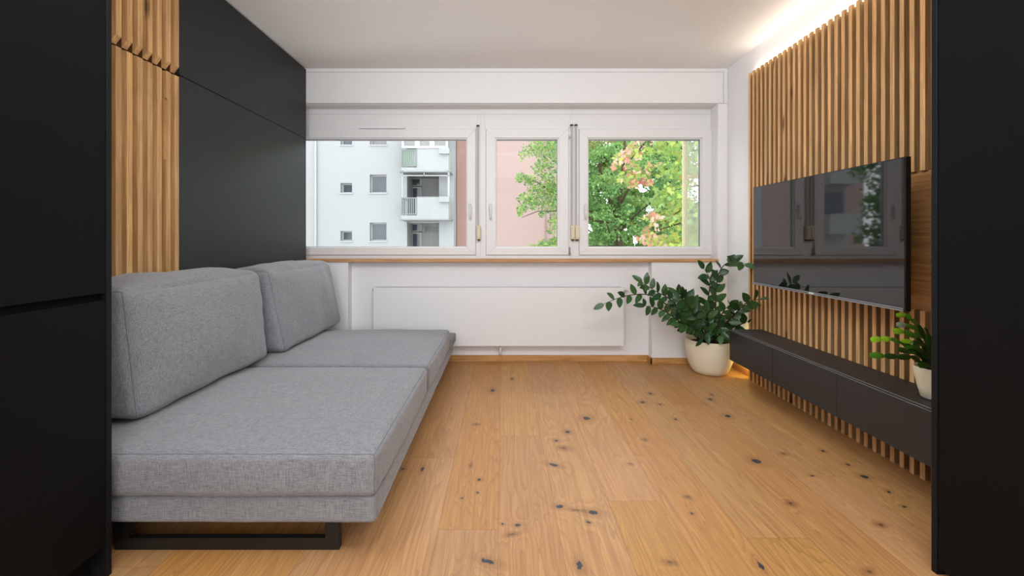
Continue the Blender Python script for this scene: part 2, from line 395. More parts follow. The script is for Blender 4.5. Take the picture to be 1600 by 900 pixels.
# ------------------------------------------------------------------ windows
WD = 4.0
wx = lambda p: PX(p, WD)
wz = lambda p: PZ(p, WD)
def ring(mb, x0, x1, z0, z1, wl, wr, wb, wt, y0, y1):
    """mitred rectangular frame"""
    o = [(x0,z0),(x1,z0),(x1,z1),(x0,z1)]; i = [(x0+wl,z0+wb),(x1-wr,z0+wb),(x1-wr,z1-wt),(x0+wl,z1-wt)]
    for k in range(4):
        j = (k+1) % 4
        mb.hexa([(*_s(o[k],y0),),(*_s(o[j],y0),),(*_s(i[j],y0),),(*_s(i[k],y0),),(*_s(o[k],y1),),(*_s(o[j],y1),),(*_s(i[j],y1),),(*_s(i[k],y1),)])
    return mb
def _s(p, y): return (p[0], y, p[1])
def window(n, fx0, fx1, sx0, sx1, gx0, gx1, label, handle, hinge):
    t = thing('window_%d' % n, ((fx0+fx1)/2, WD, wz(404)), label, 'window', kind='structure')
    zt, zb_ = wz(158), wz(404.6)
    f = MB(); st, sb = wz(202), wz(398.5)
    ring(f, fx0, fx1, zb_, zt, sx0-fx0, fx1-sx1, sb-zb_, zt-st, WD, WD+.07)
    f.done('frame', M['pvc'], t, bevel=.0025)
    s = MB(); ring(s, sx0+.002, sx1-.002, sb+.002, st-.002, gx0-sx0-.012, sx1-gx1-.012, wz(385.3)-sb-.012, st-wz(217.5)-.012, WD-.018, WD+.05)
    so = s.done('sash', M['pvc'], t, bevel=.003)
    bd = MB(); ring(bd, gx0-.014, gx1+.014, wz(385.3)-.014, wz(217.5)+.014, .014, .014, .014, .014, WD+.002, WD+.045)
    sub(bd.done('glazing_bead', M['pvc'], None), so)
    gk = MB(); ring(gk, gx0-.002, gx1+.002, wz(385.3)-.002, wz(217.5)+.002, .005, .005, .003, .009, WD+.012, WD+.04)
    sub(gk.done('gasket', M['pvc_edge'], None), so)
    MB().box(gx0-.003, gx1+.003, WD+.024, WD+.030, wz(385.3)-.003, wz(217.5)+.003).done('pane', M['glass'], t)
    gp = MB(); ring(gp, sx0-.0015, sx1+.0015, sb-.0015, st+.0015, .004, .004, .004, .004, WD-.004, WD-.001)
    gp.done('shadow_gap', plain('sash gap', (.46,.46,.465), .7), t)
    hx = wx(handle); z1, z0 = wz(317), wz(343.5)
    h = MB(); h.box(hx-.014, hx+.014, WD-.026, WD-.017, wz(331), z1); h.tube([(hx, WD-.02, wz(322)), (hx, WD-.055, wz(322))], .010, 12)
    h.done('handle_plate', M['white_metal'], t, bevel=.002)
    h = MB(); h.tube([(hx, WD-.05, wz(319.5)), (hx, WD-.056, wz(323)), (hx, WD-.056, wz(334)), (hx+.002, WD-.052, z0)], [.0095, .0105, .0100, .0085], 12)
    h.done('handle', M['white_metal'], t)
    if hinge:
        q = MB(); hx = wx(hinge); q.tube([(hx, WD-.026, wz(216.5)), (hx, WD-.026, wz(199.5))], .0075, 10); q.box(hx-.009, hx+.009, WD-.03, WD-.015, wz(213), wz(203))
        q.done('hinge', M['white_metal'], t)
        q = MB(); q.box(hx-.010, hx+.010, WD-.03, WD-.010, wz(398.6), wz(395.2)); q.tube([(hx, WD-.026, wz(397)), (hx, WD-.026, wz(386))], .006, 10)
        q.done('hinge', plain('hinge metal', (.3,.29,.28), .4), t)
    return t
w1 = window(1, XL, wx(751), XL+.06, wx(743.6), XL+.13, wx(728.7), 'wide left window with a view of the white apartment block', 735, None)
w2 = window(2, wx(751), wx(895.3), wx(759.2), wx(888.3), wx(775.5), wx(871.3), 'narrow middle window with a view of pink wall and tree', 766.5, 889.5)
w3 = window(3, wx(895.3), 1.905, wx(904.5), wx(1115), wx(919.5), wx(1094.5), 'right window filled with green and reddish maple leaves', 913.3, 1116)
v = MB(); v.box(wx(563.5), wx(633.5), WD-.034, WD-.018, wz(202), wz(199.3)); v.box(wx(596), wx(601), WD-.038, WD-.03, wz(202.5), wz(200))
v.done('trickle_vent', M['white_metal'], w1, bevel=.002)['label'] = 'slim white ventilation slot above the left pane'
hl = MB()
for p in (169, 178.5): hl.box(XL, wx(1117), WD-.0035, WD, wz(p)-.0012, wz(p)+.0012)
hl.box(wx(1116), wx(1116.8), WD-.0035, WD, wz(202), wz(161))
hl.done('header_line', plain('header seam', (.60,.595,.60), .7), w2)
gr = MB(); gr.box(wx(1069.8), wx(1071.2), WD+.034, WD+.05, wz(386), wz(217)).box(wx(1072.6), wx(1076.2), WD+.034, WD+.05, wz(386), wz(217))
gr.done('reflection_bars', M['reflection_pale'], w3)['label'] = 'pale vertical bars imitating a reflection in the right pane'  # solid bars stand in for a bright reflection in the glass
MB().box(wx(1076.2), wx(1095), WD+.040, WD+.042, wz(386), wz(217)).done('reflection_haze', M['mesh'], w3)  # thin sheet stands in for the hazy part of that reflection
def strap(px, y0, y1, bx0, bx1, label, side=0):
    t = thing('blind_strap', (wx(px), WD-.03, wz(y1)), label, 'blind strap', 'roller shutter straps between the windows')
    m = MB(); m.box(wx(px)-.0095, wx(px)+.0095, WD-.021, WD-.0195, wz(353), wz(y0)); m.done('strap', M['strap'], t)
    m = MB(); m.box(wx(px)-.013, wx(px)+.013, WD-.03, WD-.002, wz(y0+1), wz(y0-1.2)); m.done('strap_guide', M['dark_plastic'], t, bevel=.002)
    m = MB(); m.box(wx(px)-.008, wx(px)+.008, WD-.022, WD-.002, wz(y0-1.2), wz(y0-4.5)); m.done('guide_cap', M['white_metal'], t, bevel=.003)
    m = MB(); m.box(wx(bx0), wx(bx1), WD-.05, WD-.002, wz(y1-1), wz(352.8)); m.box(wx(bx0)+.002, wx(bx1)-.002, WD-.058, WD-.04, wz(y1-3), wz(355))
    m.done('winder_box', M['cream_plastic'], t, bevel=.004)
    m = MB(); m.box((wx(bx0)+wx(bx1))/2-.012, (wx(bx0)+wx(bx1))/2+.012, WD-.04, WD-.006, wz(y1+1.2), wz(y1-1.5)); m.done('end_clip', M['dark_plastic'], t, bevel=.003)
strap(746.9, 197.6, 375, 745.2, 751.4, 'single grey blind strap between the left and middle windows')
strap(892.7, 196.6, 375, 890.9, 897.2, 'left of the two neighbouring blind straps beside the right window')
strap(899.3, 196.6, 375, 897.5, 904.2, 'right of the two neighbouring blind straps beside the right window')

# ------------------------------------------------------------------ radiator
rd = 3.85
t = thing('radiator', (0, RYB, .12), 'flat white panel radiator mounted in the niche below the window', 'radiator')
rx0, rx1, rz1, rz0 = PX(583, rd), PX(975, rd), PZ(449.5, rd), PZ(541, rd)
MB().box(rx0, rx1, rd, rd+.014, rz0, rz1).done('front_panel', M['white_metal'], t, bevel=.003)
m = MB(); m.box(rx0+.012, rx1-.012, rd+.014, RYB-.028, rz0+.012, rz1-.012); m.done('heater_body', M['white_metal'], t, bevel=.003)
m = MB()
n = 150
for i in range(n):
    x = rx0 + .01 + (rx1-rx0-.02)*i/n
    m.box(x, x+(rx1-rx0)/n*.55, rd+.016, RYB-.03, rz1-.010, rz1+.001)
m.done('top_grille', plain('radiator grille', (.62,.62,.63), .5), t)
for x in (PX(777.5, rd), PX(786.5, rd)):
    m = MB(); m.tube([(x, rd+.03, rz0+.02), (x, rd+.03, rz0-.028)], .011, 12); m.tube([(x, rd+.03, rz0-.012), (x, rd+.008, rz0-.012)], .012, 12)
    m.done('valve', M['brass'], t)
m = MB(); m.tube([(PX(777.5, rd), rd+.03, rz0-.02), (PX(786.5, rd), rd+.03, rz0-.02)], .006, 8); m.tube([(PX(782, rd), rd+.035, rz0-.02), (PX(782, rd), rd+.035, .075), (PX(782, rd), RYB+.01, .075)], .008, 8); m.done('pipe', M['white_metal'], t)
m = MB(); m.box(rx0-.010, rx0+.002, rd+.02, rd+.05, PZ(456, rd), PZ(451, rd)); m.done('vent_plug', M['dark_plastic'], t, bevel=.002)
m = MB(); m.box(rx1+.012, rx1+.07, RYB-.02, RYB, PZ(457, rd), PZ(450.5, rd)); m.tube([(rx1, rd+.05, PZ(454, rd)), (rx1+.035, rd+.06, PZ(454, rd)), (rx1+.035, RYB-.01, PZ(454, rd))], .009, 10)
m.done('wall_bracket', M['white_metal'], t, bevel=.002)

# ------------------------------------------------------------------ left side: tall black cabinet
CX, CY = -1.299, 1.443
t = thing('tall_cabinet', ((CX+XL)/2, 1.0, 0), 'tall black cabinet at the left edge with a recessed grip between doors', 'cabinet')
MB().box(XL+.003, CX, CY-.019, CY, 0, ZC-.004).done('side_panel', M['black_edge'], t, bevel=.0015)
MB().box(XL+.003, CX-.022, .5, CY-.0195, .10, ZC-.004).done('carcass', M['black'], t)
MB().box(XL+.003, CX-.022-.03, .5, CY-.0195, .0, .10).done('plinth', M['black'], t)
MB().box(CX-.022, CX-.001, .5, CY-.0215, .933, ZC-.03).done('door', M['black'], t, bevel=.0015)
MB().box(CX-.022, CX-.001, .5, CY-.0215, .108, .9085).done('door', M['black'], t, bevel=.0015)
MB().box(CX-.0225, CX-.020, .5, CY-.0215, .9085, .933).done('grip_channel', M['void'], t)
# right tall black cabinet
QX, QY = 1.431, 1.457
t = thing('tall_cabinet', ((QX+XR)/2, 1.0, 0), 'tall plain black cabinet at the right edge beside the oak slats', 'cabinet')
MB().box(QX, XR-.003, QY-.0195, QY, 0, ZC-.004).done('side_panel', M['black_edge'], t, bevel=.0015)
MB().box(QX+.022, XR-.003, .5, QY-.020, .026, ZC-.004).done('carcass', M['black'], t)
MB().box(QX+.06, XR-.003, .5, QY-.020, 0, .026).done('plinth', M['black'], t)
MB().box(QX+.001, QX+.022, .5, QY-.0225, .026, ZC-.03).done('door', M['black'], t, bevel=.0015)

# ------------------------------------------------------------------ left wall furniture: slatted wardrobe + wall bed
BX, BY1 = -1.743, 3.836
zs = 1.990
YS0, YS1 = CY+.004, 2.336
t = thing('slatted_wardrobe', ((BX+XL)/2, 1.9, 0), 'oak slatted wardrobe front between black cabinet and black wall bed', 'wardrobe')
MB().box(XL+.003, BX-.046, YS0, YS1, 0, ZC-.02).done('carcass', M['black'], t)
pitch, fw, dep = .0585, .030, .026
ys = []; y = YS1
while y - fw > YS0: ys.append((y-fw, y)); y -= pitch
for nm, up in (('door', True), ('door', False)):
    d = MB()
    d.box(BX-.045, BX-dep, YS0, YS1, zs+.004 if up else .09, ZC-.02 if up else zs-.004)
    door = d.done(nm, M['backing'], t)
    door['label'] = 'upper slatted oak door' if up else 'lower slatted oak door with a routed finger groove'
    sm = MB()
    for i, (a, b_) in enumerate(ys):
        c = (U(.25,1), R(), R(), 1)
        if up:
            zt = ZC-.02; f0, k0 = zs+.040, zs+.006
            sm.hexa([(BX-dep,a,k0),(BX,a,f0),(BX,b_,f0),(BX-dep,b_,k0),(BX-dep,a,zt),(BX,a,zt),(BX,b_,zt),(BX-dep,b_,zt)], c)
        else:
            f1, k1 = zs-.012, zs-.004
            if i != 1:
                sm.hexa([(BX-dep,a,.09),(BX,a,.09),(BX,b_,.09),(BX-dep,b_,.09),(BX-dep,a,k1),(BX,a,f1),(BX,b_,f1),(BX-dep,b_,k1)], c)
            else:      # slat with the routed grip in its near edge
                g1, g0 = PZ(155, 2.27), PZ(250, 2.27); prof = [(.09, 0), (g0, 0)]
                for q in range(7): th = q/6*math.pi/2; prof.append((g0+.012*(1-math.cos(th)), .012*math.sin(th)))
                for q in range(7): th = math.pi/2 - q/6*math.pi/2; prof.append((g1-.012*(1-math.cos(th)), .012*math.sin(th)))
                prof.append((g1, 0)); prof.append((f1, 0))
                for (za, oa), (zb2, ob) in zip(prof, prof[1:]):
                    if zb2-za < 1e-6: continue
                    for xa, xb2, oo in ((BX-dep, BX-.014, 0), (BX-.014, BX, 1)):
                        sm.hexa([(xa,a+oa*oo,za),(xb2,a+oa*oo,za),(xb2,b_,za),(xa,b_,za),(xa,a+ob*oo,zb2),(xb2,a+ob*oo,zb2),(xb2,b_,zb2),(xa,b_,zb2)], c)
    sub(sm.done('slats', M['oak_z'], None), door)
    door.matrix_parent_inverse = Matrix.Translation(-Vector(t.location))
MB().box(BX-.04, BX-.028, YS0, YS1, zs-.0045, zs+.0045).done('grip_gap', M['void'], t)
t = thing('wall_bed', ((BX+XL)/2, 3.0, 0), 'fold-up wall bed with flat anthracite panels behind the sofa', 'wall bed')
MB().box(XL+.003, BX-.0215, YS1+.002, BY1-.02, 0, ZC-.03).done('carcass', M['black'], t)
MB().box(XL+.003, BX+.0005, BY1-.019, BY1, 0, ZC-.012).done('side_panel', M['anthracite'], t, bevel=.001)
MB().box(BX-.021, BX, YS1+.003, BY1-.021, zs+.0025, ZC-.012).done('flap_door', M['anthracite'], t, bevel=.001)
MB().box(BX-.021, BX, YS1+.003, BY1-.021, .02, zs-.0025).done('bed_panel', M['anthracite'], t, bevel=.001)

# ------------------------------------------------------------------ sofa
def rbox(cen, half, r, bulge, shear=(0,0), seg=22, wr=.004, seed=0, soft=0):
    """rounded soft box: returns f(p in cube surface) -> world and the mesh"""
    cen = Vector(cen); hx, hy, hz = half
    bu = dict(px=0, nx=0, py=0, ny=0, pz=0, nz=0); bu.update(bulge)
    def f(p):
        P = Vector((p[0]*hx, p[1]*hy, p[2]*hz))
        q = Vector((max(-hx+r, min(hx-r, P.x)), max(-hy+r, min(hy-r, P.y)), max(-hz+r, min(hz-r, P.z))))
        d = P - q
        if d.length > 1e-9: P = q + d.normalized()*r
        e = lambda a: (1-abs(a)**2.6)
        def wt(a): return max(0., min(1., (a-.0)/1.0))
        x, y, z = p
        o = Vector((0,0,0))
        if x >= .999: o.x += bu['px']*e(y)*e(z)
        if x <= -.999: o.x -= bu['nx']*e(y)*e(z)
        if y >= .999: o.y += bu['py']*e(x)*e(z)
        if y <= -.999: o.y -= bu['ny']*e(x)*e(z)
        if z >= .999: o.z += bu['pz']*e(x)*e(y)
        if z <= -.999: o.z -= bu['nz']*e(x)*e(y)
        nz = noise.noise(Vector((P.x*5+seed, P.y*5, P.z*5)))*wr + noise.noise(Vector((P.x*13+seed, P.y*13, P.z*13)))*wr*.35
        nn = d.normalized() if d.length > 1e-9 else Vector((0,0,0))
        P = P + o + nn*nz
        k = (P.z+hz)/(2*hz)
        P.x += shear[0]*k
        if soft and z > 0: P.z -= soft*(max(0, x)**3)*z*z*(1-abs(y)**6); P.x -= soft*.6*(max(0, x)**3)*z**4*(1-abs(y)**6)
        return cen + P
    ts = []
    for i in range(seg+1):
        s_ = i/seg*2-1; ts.append(math.copysign(1-(1-abs(s_))**1.6, s_))
    m = MB(); bm = m.bm; cache = {}
    def vert(p):
        key = (round(p[0],5), round(p[1],5), round(p[2],5))
        if key not in cache: cache[key] = bm.verts.new(f(p))
        return cache[key]
    for ax in range(3):
        for sg in (-1, 1):
            for i in range(seg):
                for j in range(seg):
                    qd = []
                    for (a, b2) in ((i,j),(i+1,j),(i+1,j+1),(i,j+1)):
                        p = [0,0,0]; p[ax] = sg; p[(ax+1)%3] = ts[a]; p[(ax+2)%3] = ts[b2]; qd.append(vert(p))
                    if sg < 0: qd.reverse()
                    try: bm.faces.new(qd).smooth = True
                    except ValueError: pass
    return m, f, ts
def seam(f, ts, paths, name, parent, rad=.0013, push=None):
    m = MB()
    for (p0, p1) in paths:
        pts = [f([p0[k]+(p1[k]-p0[k])*(a+1)/2 for k in range(3)]) for a in ts]
        m.tube(pts, rad, 6)
    return m.done(name, M['seam'], parent)
SX0, SX1, SY0, SY1 = -1.70, -.440, 1.50, 3.80
t = thing('sofa', ((SX0+SX1)/2, 2.6, 0), 'low grey fabric sofa with two deep seat cushions and black sled legs', 'sofa')
for ya in (1.552, 3.62):
    m = MB(); x0, x1, ft = -1.389, -.5865, .024
    m.box(x0, x1, ya, ya+ft, 0, .042).box(x0, x0+.050, ya, ya+ft, .042, .127).box(x1-.050, x1, ya, ya+ft, .042, .127)
    m.done('leg', M['leg'], t, bevel=.001)
m, f, ts = rbox(((SX0+SX1)/2, (SY0+SY1)/2, .174), ((SX1-SX0)/2, (SY1-SY0)/2, .048), .016, {}, wr=.002)
m.done('base', M['fabric'], t)
for i, (ya, yb, zt, xr) in enumerate(((1.487, 2.492, .378, -.436), (2.506, 3.515, .378, -.434))):
    zb_ = .219
    m, f, ts = rbox(((SX0+xr)/2, (ya+yb)/2, (zb_+zt)/2), ((xr-SX0)/2, (yb-ya)/2, (zt-zb_)/2), .028, dict(pz=.026, px=.010, ny=.008, py=.004), seg=30, wr=.005, seed=i*9+1)
    co = m.done('seat_cushion', M['fabric'], t)
    so = seam(f, ts, [((-1,-1,1),(1,-1,1)),((1,-1,1),(1,1,1)),((-1,1,1),(1,1,1)),((1,-1,-.8),(1,-1,1))], 'piping', None)
    sub(so, co)
MB().box(SX0, -.418, 3.53, 3.80, .222, .288).done('end_board', M['laminate'], t, bevel=.004)['label'] = 'flat grey board at the far end of the sofa base'
for i, (ya, yb, xf, lean, zt, lab) in enumerate(((1.660, 2.606, -1.396, -.060, .920, 'grey back cushion nearest the camera, leaning beside the oak slats'),
                                            (2.695, 3.648, -1.346, -.112, .913, 'grey back cushion nearest the window, leaning on the dark wall bed panel'))):
    zb_ = .404; xb_ = -1.728 - lean - .01 if i == 0 else -1.625
    m, f, ts = rbox(((xf+xb_)/2, (ya+yb)/2, (zb_+zt)/2), ((xf-xb_)/2, (yb-ya)/2, (zt-zb_)/2), .042, dict(px=.040, pz=.034, ny=.012, py=.012, nz=.0), shear=(lean, 0), seg=34, wr=.013, seed=i*17+3, soft=.010)
    t = thing('back_cushion', ((xf+xb_)/2, (ya+yb)/2, zb_), lab, 'cushion', 'back cushions on the sofa')
    m.done('cushion_cover', M['fabric'], t)
    seam(f, ts, [((1,-1,-1),(1,-1,1)),((-1,-1,1),(1,-1,1)),((-1,-1,-1),(1,-1,-1))], 'piping', t, .0016)
    seam(f, ts, [((1,1,-1),(1,1,1)),((-1,1,1),(1,1,1))], 'piping', t, .0016)

# ------------------------------------------------------------------ right side: oak slat wall
SXF = 1.930
t = thing('slat_wall', (1.95, 2.4, 0), 'vertical oak slat wall panel covering the right side behind the television', 'wall panel')
YA, YE = 1.470, 3.432
PZ0, PZ1, PY0, PY1 = .777, 1.425, 1.50, 2.75
MB().box(1.966, XR-.002, YA, YE, 0, 2.395).done('backing_board', M['backing'], t)
m = MB(); y = YE; sp, sw = .05235, .0245
while y - sw > YA:
    a, b_ = y-sw, y; c = (U(.15,1), R(), R(), 1)
    if PY0 < (a+b_)/2 < PY1:
        m.box(SXF, 1.967, a, b_, 0, PZ0, c, .50); m.box(SXF, 1.967, a, b_, PZ1, 2.41, c, .50)  # slat sides coloured darker to imitate shade in the gaps
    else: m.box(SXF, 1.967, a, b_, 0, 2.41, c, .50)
    y -= sp
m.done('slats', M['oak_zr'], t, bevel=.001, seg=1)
MB().box(1.950, 1.967, PY0, PY1, PZ0, PZ1).done('mounting_board', M['oak_y'], t)['label'] = 'plain oak board set into the slats behind the television'
t = thing('led_strip', (1.955, 2.4, 2.41), 'warm light strip hidden on top of the oak slats', 'light strip')
MB().box(1.945, 1.975, YA+.05, YE-.02, 2.396, 2.404).done('diffuser', M['led'], t)
def area(name, loc, rot, sx, sy, power, col):
    l = bpy.data.lights.new(name, 'AREA'); l.shape = 'RECTANGLE'; l.size = sx; l.size_y = sy; l.energy = power; l.color = col
    o = bpy.data.objects.new(name, l); COL.objects.link(o); o.location = loc; o.rotation_euler = rot; return o
# television
TX, H = 1.72, None
y1, y0 = 3.0, 1.862
zt, zb_ = 1.463, .798
t = thing('television', (TX+.02, 2.43, zb_), 'flat black television in front of the oak slats reflecting the window', 'television')
MB().box(TX+.001, TX+.024, y0, y1, zb_, zt).done('casing', M['tv_body'], t, bevel=.002)
MB().box(TX-.0005, TX+.002, y0+.006, y1-.004, zb_+.016, zt-.005).done('screen', M['screen'], t)
m = MB(); m.box(TX-.004, TX+.004, y0+.008, y1-.002, zb_-.001, zb_+.0052).box(TX-.003, TX+.004, y0+.008, y1-.002, zb_+.008, zb_+.0135); m.done('chin', M['tv_chin'], t, bevel=.001)
yl = 1.72*680/(1268.5-787); MB().box(TX-.0048, TX-.002, yl-.018, yl+.018, zb_+.004, zb_+.0115).done('maker_mark', M['tv_mark'], t)
MB().box(TX+.024, TX+.060, y0+.12, y1-.12, zb_+.02, zb_+.33).done('rear_housing', M['tv_body'], t, bevel=.012)
m = MB(); m.box(TX+.06, TX+.075, 2.28, 2.58, .93, 1.29).box(TX+.075, 1.940, 2.38, 2.48, 1.05, 1.16).box(1.935, 1.9505, 2.30, 2.56, 1.0, 1.22); m.done('wall_mount', M['tv_body'], t, bevel=.002)
# console
KX, KZ1, KZ0 = 1.69, .432, .205
KY1, KY0 = 3.257, 1.66
t = thing('tv_console', (1.8, 2.45, KZ0), 'floating charcoal console with three drawers below the television', 'console')
m = MB(); m.box(KX+.020, SXF-.001, KY0, KY1, KZ0, KZ1-.014).box(KX+.013, SXF-.001, KY0, KY1, KZ1-.014, KZ1); m.done('carcass', M['console'], t, bevel=.0012)
for i in range(3):
    b_ = KY1 - i*.5257; a = b_ - .5227 if i < 2 else KY0
    MB().box(KX, KX+.019, a, b_, KZ0, KZ1-.006).done('drawer', M['console'], t, bevel=.0015)
m = MB(); m.box(KX+.0005, KX+.003, KY0, KY1, KZ1-.0072, KZ1-.0052).box(KX+.0125, KX+.0150, KY0, KY1, KZ1-.001, KZ1+.0006); m.done('edge_highlight', M['edge_highlight'], t)  # pale strips imitate light caught along the console edges

# ------------------------------------------------------------------ house plants
def lerp_poly(pts, s):
    L = [(pts[i+1]-pts[i]).length for i in range(len(pts)-1)]; tot = sum(L); d = s*tot
    for i, l in enumerate(L):
        if d <= l or i == len(L)-1: return pts[i].lerp(pts[i+1], min(1, d/l if l else 0)), (pts[i+1]-pts[i]).normalized()
        d -= l
def smooth_poly(pts, n=24):
    out = []
    P = [pts[0]] + pts + [pts[-1]]
    for i in range(1, len(P)-2):
        p0, p1, p2, p3 = P[i-1], P[i], P[i+1], P[i+2]
        k = max(2, n//(len(pts)-1))
        for j in range(k):
            t_ = j/k
            out.append(.5*((2*p1)+(p2-p0)*t_+(2*p0-5*p1+4*p2-p3)*t_*t_+(3*p1-p0-3*p2+p3)*t_**3))
    out.append(pts[-1]); return out
class Leaves:
    def __init__(self): self.v = []; self.f = []; self.c = []
    def oval(self, base, d, nrm, L, W, col, fold=.18, droop=.12, n=7):
        d = d.normalized(); s = d.cross(nrm)
        if s.length < 1e-3: s = d.cross(Vector((.3,.5,.8)))
        s.normalize(); nn = s.cross(d).normalized()
        i0 = len(self.v); rows = []
        for k in range(n+1):
            t_ = k/n; w_ = W*.5*(math.sin(math.pi*min(1, t_**.82*.98+.01)))**.75 if 0 < k < n else W*.02
            c = base + d*(L*t_) - nn*(droop*L*t_*t_)
            rows.append((len(self.v), )); self.v += [c - s*w_ + nn*(fold*w_), c, c + s*w_ + nn*(fold*w_)]
        for k in range(n):
            a = i0+3*k
            self.f += [(a, a+1, a+4, a+3), (a+1, a+2, a+5, a+4)]; self.c += [col, col]
    def poly(self, pts, col):
        i0 = len(self.v); self.v += pts; self.f.append(tuple(range(i0, i0+len(pts)))); self.c.append(col)
    def done(self, name, mat, parent, smooth=True):
        me = bpy.data.meshes.new(name); me.from_pydata([tuple(v) for v in self.v], [], self.f)
        a = me.attributes.new('col', 'FLOAT_COLOR', 'FACE')
        flat = []
        for c in self.c: flat += [c[0], c[1], c[2], 1]
        a.data.foreach_set('color', flat)
        if smooth: me.polygons.foreach_set('use_smooth', [True]*len(me.polygons))
        return link(name, me, mat, parent)
def jit(c, s): k = 1+U(-s, s); return tuple(max(0, x*k*(1+U(-.08,.08))) for x in c)

PD = 3.62; PC = (1.712, PD, 0)
t = thing('potted_plant', PC, 'large glossy dark green plant in a round cream pot on the floor', 'plant')
m = MB(); m.lathe([(0,.0),(.105,.0),(.128,.006),(.150,.04),(.172,.10),(.185,.17),(.189,.23),(.187,.272),(.183,.279),(.177,.276),(.176,.24),(.176,.20)], PC, 56); m.done('pot', M['pot'], t)
m = MB(); m.lathe([(.177,.236),(.12,.246),(.06,.25),(0.001,.25)], PC, 32); m.done('soil', M['soil'], t)
ST = [ # pixel polylines with depth offsets, leaf start, spacing(m), leaf size
 ([(1098,532,0),(1068,503,-.05),(1040,475,-.10),(1015,461,-.14),(985,461,-.16),(960,468,-.18),(944,475,-.18)], .66, .047, .086),
 ([(1100,532,0),(1070,492,-.08),(1046,467,-.12),(1024,455,-.14),(1004,441,-.12)], .30, .030, .082),
 ([(1096,532,0),(1066,506,-.12),(1040,487,-.18),(1022,480,-.2),(1008,478,-.2)], .35, .034, .078),
 ([(1104,532,0),(1088,500,-.15),(1074,476,-.22),(1062,464,-.25)], .35, .030, .105),
 ([(1106,532,0),(1086,492,0),(1070,470,.02),(1056,458,.03)], .40, .034, .085),
 ([(1118,532,0),(1118,490,0),(1118.5,455,0),(1123,428,0),(1133,413,-.02),(1150,408,-.14),(1164,412,-.24)], .12, .040, .094),
 ([(1102,530,.03),(1104,490,.04),(1108,455,.05),(1109,436,.05),(1100,420,.03)], .30, .044, .094),
 ([(1122,532,0),(1136,505,-.14),(1152,487,-.25),(1168,472,-.36),(1184,468,-.46)], .30, .034, .092),
 ([(1124,532,0),(1140,515,-.06),(1154,509,-.14),(1168,502,-.26)], .35, .045, .085),
 ([(1112,532,-.02),(1108,518,-.13),(1104,520,-.18),(1098,528,-.2)], .25, .026, .075),
 ([(1116,532,-.02),(1122,515,-.12),(1126,515,-.16),(1126,524,-.19)], .25, .026, .075),
 ([(1110,532,.02),(1096,505,.06),(1090,486,.08),(1083,476,.08)], .35, .036, .08),
 ([(1114,532,0),(1124,500,-.08),(1132,484,-.12),(1140,478,-.15)], .30, .032, .082),
 ([(1108,532,-.04),(1088,515,-.15),(1072,506,-.2),(1062,506,-.24)], .35, .032, .085),
 ([(1118,532,-.05),(1134,520,-.10),(1146,516,-.10),(1152,520,-.10)], .30, .032, .08),
 ([(1112,532,0),(1106,500,-.12),(1104,488,-.16),(1100,484,-.2)], .4, .032, .085),
]
LV = Leaves(); sm = MB()
G0, G1 = lin(34,66,32), lin(70,104,62)
for pl, s0, spc, size in ST:
    pts = []
    for i, (px, py, dd) in enumerate(pl):
        p = at(px, py, PD+dd)
        if i == 0: p.z = .24; p.x = PC[0]+(p.x-PC[0])*.8
        pts.append(p)
    pts = smooth_poly(pts, 26); L = sum((pts[i+1]-pts[i]).length for i in range(len(pts)-1))
    sm.tube(pts, [.0075*(1-.75*i/(len(pts)-1)) for i in range(len(pts))], 7)
    k = int(L*(1-s0)/spc)+1; side = 1
    for i in range(k+1):
        s_ = s0+(1-s0)*i/max(1, k); p, d = lerp_poly(pts, s_)
        vw = Vector((U(-.35,.35), -1, U(-.1,.55))).normalized()
        sd = d.cross(vw).normalized()
        last = i == k
        dr = (d*U(.35,.7) + sd*side*U(.6,1.0) + Vector((0, U(-.5,.2), U(-.15,.2)))) if not last else d
        nrm = (vw + Vector((U(-.5,.5), 0, U(0,.8)))).normalized()
        if p.x + dr.normalized().x*size > 1.925 and p.y + size > 3.43 or p.x > 1.90: dr.x = -abs(dr.x)*.5; dr.y = -.6
        q = R(); col = tuple(G0[j]*(1-q)+G1[j]*q for j in range(3))
        LV.oval(p, dr, nrm, size*U(.95,1.25), size*U(.52,.64), jit(col, .15)); side = -side
        if R() < .35 and s0 < .6:
            LV.oval(p, d*.4 - sd*side*.9 + Vector((0,-.5,0)), nrm, size*U(.7,.95), size*.5, jit(col,.15))
for v_ in LV.v:      # keep clear of the walls
    v_.x = min(v_.x, 1.972 if v_.y > 3.44 else 1.926); v_.y = min(v_.y, YB-.006 if v_.x > RX1-.02 else RYB-.006)
sm.done('stems', M['zz_stem'], t)
LV.done('foliage', M['zz_leaf'], t)

